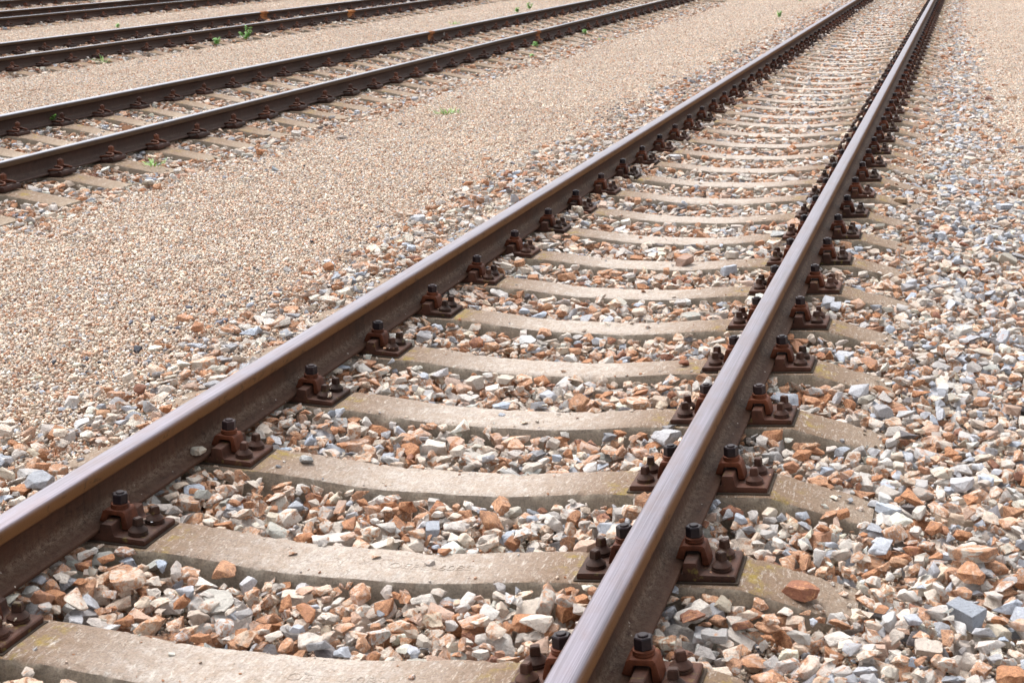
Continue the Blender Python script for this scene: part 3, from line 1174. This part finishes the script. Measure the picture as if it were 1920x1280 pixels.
def clamp_mesh():
    bm = bmesh.new()
    half = [(.040, .056, .022), (.062, .066, .026), (.095, .074, .030), (.124, .070, .028), (.134, .052, .030), (.124, .036, .038), (.098, .030, .044), (.074, .024, .044), (.062, .010, .042)]
    pts = [Vector(p) for p in half] + [Vector((a, -b_, c_)) for a, b_, c_ in half[::-1]]
    fine = []
    for i in range(len(pts) - 1):
        p0, p1, p2, p3 = pts[max(0, i - 1)], pts[i], pts[i + 1], pts[min(len(pts) - 1, i + 2)]
        for k in range(3):
            t = k / 3
            fine.append(.5 * ((2 * p1) + (p2 - p0) * t + (2 * p0 - 5 * p1 + 4 * p2 - p3) * t * t + (-p0 + 3 * p1 - 3 * p2 + p3) * t ** 3))
    fine.append(pts[-1])
    rings = []
    for i, p in enumerate(fine):
        d = (fine[min(i + 1, len(fine) - 1)] - fine[max(i - 1, 0)]).normalized()
        u = d.cross(Vector((0, 0, 1))).normalized()
        v = u.cross(d)
        rings.append([bm.verts.new(p + (u * math.cos(a) + v * math.sin(a)) * .0075) for a in [k * math.pi / 4 for k in range(8)]])
    for a, b_ in zip(rings, rings[1:]):
        for k in range(8):
            bm.faces.new((a[k], a[(k + 1) % 8], b_[(k + 1) % 8], b_[k]))
    bm.faces.new(rings[0][::-1])
    bm.faces.new(rings[-1])
    bmesh.ops.recalc_face_normals(bm, faces=bm.faces)
    return mesh_from_bm('tension_clamp', bm, M_CLIP2, 60)


def head_mesh():
    bm = bmesh.new()
    cx = .096
    lathe(bm, cx, 0, [(.012, .005), (.012, .046), (.0225, .048), (.0235, .053), (.0200, .058)], 20)
    lathe(bm, cx, 0, [(.0200, .058), (.0200, .082), (.0165, .086)], 6, .4)
    lathe(bm, cx, 0, [(.011, .0858), (.009, .092)], 10)
    return mesh_from_bm('sleeper_screw', bm, M_CLIP2, 32)


GU, TC, HD = guide_mesh(), clamp_mesh(), head_mesh()


def joined_guide():
    bm = bmesh.new()
    mats = []
    for me in (GU, TC, HD):
        n0 = len(bm.faces)
        bm.from_mesh(me)
        bm.faces.ensure_lookup_table()
        for f in bm.faces[n0:]:
            f.material_index += len(mats)
        mats.extend(me.materials)
    return mesh_from_bm('rail_fastening', bm, mats, 40)


JG = joined_guide()


# ------------------------------------------------------------------ sleepers
def beam_mesh(kind, seed, mat=None):
    hl = 1.24 if kind == 1 else 1.30
    nseg = 260
    off = Vector((seed * 7.3, seed * 3.1, 0))
    rows_, V, F = [], [], []
    for i in range(nseg + 1):
        x = -hl + 2 * hl * i / nseg
        z = beam_top(x, kind)
        w = BEAM_W + .004 * smooth(.45, .7, abs(x)) + (.008 if kind == 2 else 0)
        endt = 0
        prof = []
        for s in (-1, 1):
            chip = max(0, noise.noise(Vector((x * 9, s * 5, 0)) + off) - .40) * .05 + max(0, noise.noise(Vector((x * 34, s * 9, 2)) + off) - .05) * .014
            c = .0035 + chip
            dz = .0016 * noise.noise(Vector((x * 14, s, 7)) + off)
            side = [(s * (w + .034), z - .20), (s * (w + .016), z - .085), (s * (w + .003), z - .018 - chip * .6), (s * (w - .001 - chip * .25), z - c * .75 + dz), (s * (w - c), z - .0012 - chip * .12 + dz)]
            if s > 0:
                side = side[::-1]
            prof.append(side)
        mid = [(yy, z + .0012 * noise.noise(Vector((x * 10, yy * 10, 4)) + off)) for yy in (-w * .6, -w * .2, w * .2, w * .6)]
        pr_ = prof[0] + mid + prof[1]
        sh = 1 if i not in (0, nseg) else 1
        for yy, zz in pr_:
            V.append((x, yy, zz))
        rows_.append(len(pr_))
    n = rows_[0]
    for i in range(nseg):
        for k in range(n - 1):
            F.append((i * n + k, (i + 1) * n + k, (i + 1) * n + k + 1, i * n + k + 1))
    F.append(tuple(range(n)))
    F.append(tuple(range(nseg * n, (nseg + 1) * n))[::-1])
    me = bpy.data.meshes.new('concrete_beam')
    me.from_pydata(V, [], F)
    me.materials.append(mat or M_CONC)
    me.polygons.foreach_set('use_smooth', [True] * len(me.polygons))
    bm = bmesh.new()
    bm.from_mesh(me)
    ends = [e for e in bm.edges if len(e.link_faces) == 2 and any(len(f.verts) > 6 for f in e.link_faces) and all(v.co.z > -.15 for v in e.verts)]
    bmesh.ops.bevel(bm, geom=ends, offset=.008, segments=2, affect='EDGES')
    bmesh.ops.recalc_face_normals(bm, faces=bm.faces)
    bm.to_mesh(me)
    bm.free()
    me.set_sharp_from_angle(angle=math.radians(42))
    return me


BEAMS1 = [beam_mesh(1, s) for s in range(6)]
BEAMS2 = [beam_mesh(2, s + 10, M_CONC2) for s in range(3)]
BEAM3 = beam_mesh(2, 20, M_CONC3)


def make_sleeper(loc, beam, full, set1, roty):
    pl, cl, bo, sc, jp = (PL1, CL1, BO1, SC1, JP1) if set1 else (PL2, CL2, BO2, SC2, JP2)
    r = empty('railway_sleeper', loc)
    r.rotation_euler = (0, 0, roty)
    link('concrete_beam', beam, r)
    for s in (-1, 1) if not set1 else ():
        for q in (1, -1):
            rot = (0, -s * CANT * q, 0 if q > 0 else math.pi)
            M = Matrix.Translation((s * RAIL_X, 0, 0)) @ Matrix.Rotation(-s * CANT, 4, 'Y') @ Matrix.Rotation(0 if q > 0 else math.pi, 4, 'Z')
            if full:
                g_ = link('guide_plate', GU, r)
                g_.matrix_local = M
                link('tension_clamp', TC, g_, (0, random.gauss(0, .003), 0))
                link('sleeper_screw', HD, g_, (0, 0, random.gauss(0, .001)))
            else:
                g_ = link('rail_fastening', JG, r)
                g_.matrix_local = M
    for s in (-1, 1) if set1 else ():
        p = link('base_plate', pl if full else jp, r, (s * RAIL_X, random.gauss(0, .003), 0), (0, -s * CANT, random.gauss(0, .008)))
        if not full:
            continue
        link('plate_pad', PAD, p)
        for q in (1, -1):
            rz_ = 0 if q > 0 else math.pi
            dy = random.gauss(0, .003)
            link('clip', cl, p, (0, dy, 0), (0, 0, rz_ + random.gauss(0, .012)))
            # nuts sit at any angle: turn the bolt about its own axis
            a = random.uniform(0, math.pi)
            b0 = link('clamp_bolt', bo, p)
            b0.matrix_local = Matrix.Translation((q * .0853, dy, random.gauss(0, .0006))) @ Matrix.Rotation(a, 4, 'Z') @ Matrix.Translation((-.0853, 0, 0))
        for x, y in SCREWS:
            link('sleeper_screw', sc, p, (x + random.gauss(0, .0015), y + random.gauss(0, .0015), random.gauss(0, .0005)), (0, 0, random.uniform(0, 3.1)))
    return r


ORD = 'first second third fourth fifth sixth seventh eighth ninth tenth eleventh twelfth thirteenth fourteenth fifteenth sixteenth seventeenth eighteenth'.split()
special = {0: 'pale concrete sleeper with a white double scratch, cut by the bottom edge',
           1: 'concrete sleeper with faint lettering and yellow lichen, second from the bottom edge',
           2: 'concrete sleeper with a grey stone lying on its left, third from the bottom edge',
           5: 'concrete sleeper carrying a small rust-red stone near the right rail, sixth from the bottom'}
letter = text_mesh('OEPC-60BS', .046, M_CONC, .0005)
for v in letter.vertices:      # cast into the curved top
    v.co.x += .17
    v.co.z = beam_top(v.co.x) + (.0009 if v.co.z > 0 else -.004)
for k in range(-2, 57):
    y = Y0 + SP1 * k + (random.gauss(0, .004) if k > 4 else 0)
    r = make_sleeper((0, y, 0), BEAMS1[k % 6], k <= 16, True, 0)
    if k == -1:
        lb = 'concrete sleeper just below the bottom edge, only its right end near the frame'
    elif k == -2:
        lb = 'concrete sleeper below the bottom edge of the photo, farthest towards the camera'
    elif k in special:
        lb = special[k]
    elif k < 16:
        lb = 'concrete sleeper of the nearest track, %s one up from the bottom edge' % ORD[k]
    else:
        lb = 'far sleeper of the nearest track, a thin pale strip in its upper part'
    tag(r, lb, 'sleeper', 'sleepers of the nearest track')
    if k in (0, 1):
        t = link('embossed_lettering', letter, r, (0, -.005, 0))
SP2 = 0.6215
Y2 = 8.31
for k in range(-1, 43):
    y = Y2 + SP2 * k
    r = make_sleeper(on_track(1, 0, y) + (0,), BEAMS2[k % 3], k <= 9, False, TURN[1])
    lb = ('concrete sleeper of the second track, %s from the left edge of the photo' % ORD[k]) if 0 <= k < 16 else \
        ('sleeper of the second track just outside the left edge of the photo' if k < 0 else 'distant sleeper of the second track, thin dark edge between small stones')
    tag(r, lb, 'sleeper', 'sleepers of the second track')
for ti, (ya, yb) in {2: (14.8, 34.5), 3: (22.2, 33.5), 4: (28.3, 33.0)}.items():
    nm = ('third', 'fourth', 'last')[ti - 2]
    y = ya
    while y < yb:
        r = make_sleeper(on_track(ti, 0, y) + (0,), BEAM3, False, ti == 4, TURN[ti])
        tag(r, 'sleeper of the %s track, almost hidden between stones and rails' % nm, 'sleeper', 'sleepers of the %s track' % nm)
        y += .615

# ------------------------------------------------------------------ ballast of the other tracks
lay_ballast(1, ST2, 'ballast stones around the second track, running to the top edge', Y2 - 1.5 * SP2 - .3 * SP2 / SP1, 34.5, SP2, edge_keep(-1.2, 1.5))
for ti, ya, lb in ((2, 14.8, 'thin band of ballast stones around the third track'), (3, 22.2, 'dark band of ballast stones around the fourth track'), (4, 28.3, 'ballast stones around the last track, top left corner')):
    lay_ballast(ti, ST2, lb, ya - (1.5 * .6 + .3) * .615 / .6, 34.5, .615, edge_keep(-1.1, 1.05))

# stray ballast stones lying on the gravel beside the tracks
P, R, S, V = [], [], [], []
for i in range(2600):
    t_ = rng.choice([0, 0, 0, 1, 2])
    y = rng.uniform(2, 34)
    side = rng.choice([-1, 1])
    d = abs(rng.normal(0, .22)) + (1.45 if side < 0 or t_ else bR(y) - .1)
    x = TRACKS[t_] - TURN[t_] * y + side * d
    if x < 1.456 - .72 * y - 2:
        continue
    s = float(np.clip(rng.lognormal(math.log(.019), .35), .009, .045))
    P.append((x, y, level(x) - .002 + s * .12))
    R.append((rng.normal(0, .2), rng.normal(0, .2), rng.uniform(0, 6.28)))
    S.append((s, s, s * .8))
    V.append(rng.integers(NV))
c, r_ = colours(len(P))
o = scatter('stray_stones', NG_ROCK, P, R, S, V, c, r_)
tag(o, kind='stuff', label='scattered larger stones pressed into the gravel beside the ballast', cat='stones')
# grit and small chips on the sleeper tops and plates
P, R, S, V = [], [], [], []
for k in range(-1, 40):
    for _ in range(70 if k < 16 else 25):
        x = rng.uniform(-1.15, 1.15)
        if abs(abs(x) - RAIL_X) < .21:
            continue
        u = rng.uniform(-.093, .093)
        if rng.random() < .55:
            u = math.copysign(.093 - abs(rng.normal(0, .018)), u)
        s = float(np.clip(rng.lognormal(math.log(.0036), .5), .002, .012))
        P.append((x, Y0 + SP1 * k + u, beam_top(x) + s * .25))
        R.append((rng.normal(0, .3), rng.normal(0, .3), rng.uniform(0, 6.28)))
        S.append((s, s, s * .8))
        V.append(rng.integers(NV))
for k in range(0, 20):
    for s_ in (-1, 1):
        for _ in range(9):
            s = float(np.clip(rng.lognormal(math.log(.0045), .4), .0025, .010))
            P.append((s_ * RAIL_X + rng.choice([-1, 1]) * rng.uniform(.115, .185), Y0 + SP1 * k + rng.uniform(-.07, .07), s * .3))
            R.append((rng.normal(0, .3), rng.normal(0, .3), rng.uniform(0, 6.28)))
            S.append((s, s, s * .8))
            V.append(rng.integers(NV))
c, r_ = colours(len(P))
o = scatter('stone_grit', NG_ROCK, P, R, S, V, c, r_)
tag(o, kind='stuff', label='stone grit and tiny chips lying on sleepers and base plates', cat='grit')
# dark chips along the left foot of the ballast
P, R, S, V = [], [], [], []
for cx, cy, n in ((-1.62, 5.5, 40), (-1.5, 6.1, 35), (-1.55, 7.9, 30), (-1.5, 9.0, 25), (-1.6, 13.6, 60), (-1.45, 14.4, 60), (-1.5, 12.6, 50), (-1.55, 11.4, 30), (-3.2, 9.6, 12)):
    for _ in range(n):
        s = float(np.clip(rng.lognormal(math.log(.0095), .35), .005, .020))
        P.append((cx + rng.normal(0, .12), cy + rng.normal(0, .35), level(cx) + .001 - s * .1))
        R.append((rng.normal(0, .3), rng.normal(0, .3), rng.uniform(0, 6.28)))
        S.append((s, s, s))
        V.append(rng.integers(NV))
c = np.array([.12, .125, .15]) * rng.uniform(.5, 2.2, (len(P), 1))
o = scatter('dark_chips', NG_ROCK, P, R, S, V, c, np.zeros(len(P)))
tag(o, kind='stuff', label='dark bluish stone chips sprinkled along the left foot of the ballast', cat='stones')


# ------------------------------------------------------------------ single stones one can point to
def surf(x, y):
    """height of the laid ballast under a point"""
    yy = (y - BY0) % BLEN + BY0
    i, j = int((x - BX0) / RES), int((yy - BY0) / RES)
    return float(np.percentile(H[i - 3:i + 4, max(0, j - 3):j + 4], 70))


def loose(x, y, z, s, shape, col, rust, rot, label, flat=1.0):
    me = ROCK_ME[shape].copy()
    me.materials.clear()
    me.materials.append(M_LOOSE)
    Mr = Euler(rot).to_matrix()
    lo = min((Mr @ Vector((v.co.x * s, v.co.y * s, v.co.z * s * flat))).z for v in me.vertices)
    o = link('loose_stone', me, None, (x, y, z - lo * .93), rot)
    o.scale = (s, s, s * flat)
    o['col'] = [float(c_) for c_ in col]
    o['rust'] = float(rust)
    tag(o, label, 'stone', 'single stones lying on sleepers, plates and ballast')
    return o


CREAM, GRY, BLU, RED, ORA = (.64, .58, .48), (.48, .48, .47), (.36, .39, .42), (.36, .16, .10), (.52, .28, .15)
LOOSE = [
    (-.43, 4.11, None, .034, 3, GRY, .1, 'small grey stone lying on the third sleeper from the bottom', .9),
    (.50, 5.30, None, .038, 7, RED, .3, 'rust-red stone lying on a sleeper just left of the right rail', .8),
    (-.625, 4.76, -.002, .024, 11, (.74, .72, .68), .05, 'small white stone standing between clamp and screws beside the left rail', .9),
    (-.71, 3.98, .017, .024, 15, CREAM, .3, 'pale stone resting on the foot of the left rail', .9),
    (.535, 7.72, 'b', .060, 19, GRY, .05, 'large round grey stone on the ballast near the right rail', 1.0),
    (1.50, 3.75, 'b', .054, 22, (.62, .57, .50), .5, 'large pale stone with an orange ring, right of the near sleeper ends', .6),
    (1.10, 3.45, None, .045, 12, RED, .45, 'flat red stone lying across the end of a sleeper', .6),
    (-.27, 3.22, 'b', .070, 30, (.56, .53, .48), .2, 'long pale grey stone on top of the ballast, left foreground', .6),
    (.93, 3.34, 'b', .040, 33, (.50, .43, .34), .3, 'tan stone leaning on the corner of a base plate, right of the right rail', 1.0),
    (1.72, 3.60, 'b', .052, 36, RED, .3, 'dark red oblong stone at the right edge of the photo', .6),
    (-.60, 5.42, 'b', .040, 5, (.62, .60, .55), .3, 'upright cream stone beside the left rail, next to a base plate', 1.1),
    (.16, 7.1, None, .045, 9, (.50, .34, .27), .3, 'pinkish stone standing on the far edge of a sleeper in mid track', .9),
    (-3.16, 9.75, 'g', .050, 13, BLU, .0, 'grey stone alone on the fine gravel between the first two tracks', .7),
    (1.10, 8.9, 'b', .055, 17, (.36, .25, .16), .3, 'brown stone on the ballast right of the right rail, upper right', .8),
]
for i, (x, y, z, s, shp, c_, ru, lb, fl) in enumerate(LOOSE):
    if z is None:
        z = beam_top(x)
    elif z == 'b':
        z = surf(x, y) - s * .12
    elif z == 'g':
        z = level(x) - s * .1
    loose(x, y, z, s, shp, c_, ru, (random.uniform(-.2, .2), random.uniform(-.2, .2), random.uniform(0, 6)), lb, fl)


# ------------------------------------------------------------------ weeds
def blade(bm, base, direction, length, width, droop):
    n = 5
    pts = []
    d = Vector(direction).normalized()
    sd = d.cross(Vector((0, 0, 1)))
    sd = sd.normalized() if sd.length > 1e-3 else Vector((1, 0, 0))
    p = Vector(base)
    for i in range(n + 1):
        t = i / n
        w = width * (1 - t) ** .6 * (.5 + min(1, t * 3) * .5)
        pts.append((bm.verts.new(p - sd * w / 2), bm.verts.new(p + sd * w / 2 + Vector((0, 0, w * .2)))))
        d = (d + Vector((0, 0, -droop))).normalized()
        p = p + d * length / n
    for a, b_ in zip(pts, pts[1:]):
        bm.faces.new((a[0], a[1], b_[1], b_[0]))


def grass_tuft(loc, h, n, spread, label, mat=M_GRASS):
    bm = bmesh.new()
    for _ in range(n):
        a = random.uniform(0, 6.28)
        r = random.uniform(0, spread * .8)
        up = random.uniform(.5, 2.2)
        blade(bm, (math.cos(a) * r, math.sin(a) * r, -.01), (math.cos(a), math.sin(a), up), h * random.uniform(.6, 1.3), .010, random.uniform(.05, .25))
    o = link('grass_tuft', mesh_from_bm('grass_tuft', bm, mat), None, loc)
    tag(o, label, 'weed', 'weeds growing in the gravel')


def weed(loc, h, stems, label, spread=.5):
    r = empty('weed_plant', loc)
    bs, bl = bmesh.new(), bmesh.new()
    for _ in range(stems):
        a = random.uniform(0, 6.28)
        lean = random.uniform(.1, spread)
        L = h * 1.1 * random.uniform(.6, 1.05)
        d = Vector((math.cos(a) * lean, math.sin(a) * lean, 1)).normalized()
        blade(bs, (0, 0, -.01), d, L, .007, .02)
        for _ in range(int(22 + L * 120)):
            t = random.uniform(.15, 1)
            b_ = random.uniform(0, 6.28)
            blade(bl, d * L * t, (math.cos(b_), math.sin(b_), random.uniform(.1, 1.0)), random.uniform(.025, .055) * (1.3 - .5 * t), .019, .15)
    link('stem', mesh_from_bm('stem', bs, M_LEAF), r)
    link('leaves', mesh_from_bm('leaves', bl, M_LEAF), r)
    tag(r, label, 'weed', 'weeds growing in the gravel')


def img(u, v, z=None):
    if z is None:
        z = LEVEL
        for _ in range(4):
            z = level(img(u, v, z)[0])
    q = Vector(((u - PPX) / F_PX, -(v - PPY) / F_PX, -1))
    d = Rc.to_3x3() @ q
    t = (z - 1.501) / d.z
    return (1.456503 + d.x * t, d.y * t, z)


weed(img(461, 76), .20, 7, 'bushy green weed in front of the third track, tallest of all the weeds', .8)
weed(img(407, 84), .10, 6, 'low bright green weed left of the bushy one by the third track', .7)
weed(img(1461, 33), .11, 5, 'single upright green weed on the gravel left of the nearest track, top right', .5)
weed(img(1003, 96), .13, 5, 'green weed at the sleeper ends of the second track, below its orange weld', .6)
weed(img(1268, 16), .13, 5, 'green weed beside the near rail of the second track, close to the top edge', .5)
weed(img(92, 236, -.02), .10, 6, 'dark green weed between the rails of the second track, at the far rail, left', .8)
weed(img(128, 226, -.02), .07, 4, 'small weed at the far rail of the second track, right of the dark green one', .8)
weed(img(207, 205, -.02), .05, 4, 'tiny weed at the far rail of the second track, between two base plates', .8)
weed(img(970, 24), .09, 5, 'small green weed behind the far rail of the second track, left of a taller one', .6)
weed(img(993, 18), .14, 5, 'taller pale green weed behind the far rail of the second track', .7)
weed(img(221, 53), .07, 4, 'tiny round weed in the gravel above the third track, left', .8)
weed(img(1500, 3), .12, 4, 'small weed cut by the top edge, left of the nearest track', .5)
weed(img(998, 111), .06, 4, 'small dark weed on the gravel just below a weed of the second track', .8)
weed(img(1098, 64, -.03), .07, 4, 'small weed between sleeper ends of the second track, farther right', .8)
grass_tuft(img(193, 118), .14, 16, .10, 'thin light green grass in front of the third track, at the left')
grass_tuft(img(840, 212), .07, 60, .16, 'low spreading tuft of grass alone on the gravel between the first two tracks')
grass_tuft(img(852, 46), .09, 26, .14, 'tuft of grass on the gravel behind the second track')
grass_tuft(img(287, 308, -.03), .06, 22, .12, 'small yellow green tuft among the sleeper ends of the second track')
grass_tuft(img(1128, 76), .06, 26, .25, 'faint pale grass patch on the gravel right of the second track')
grass_tuft(img(752, 28), .05, 20, .2, 'faint pale grass patch in front of the third track, right of its weld')
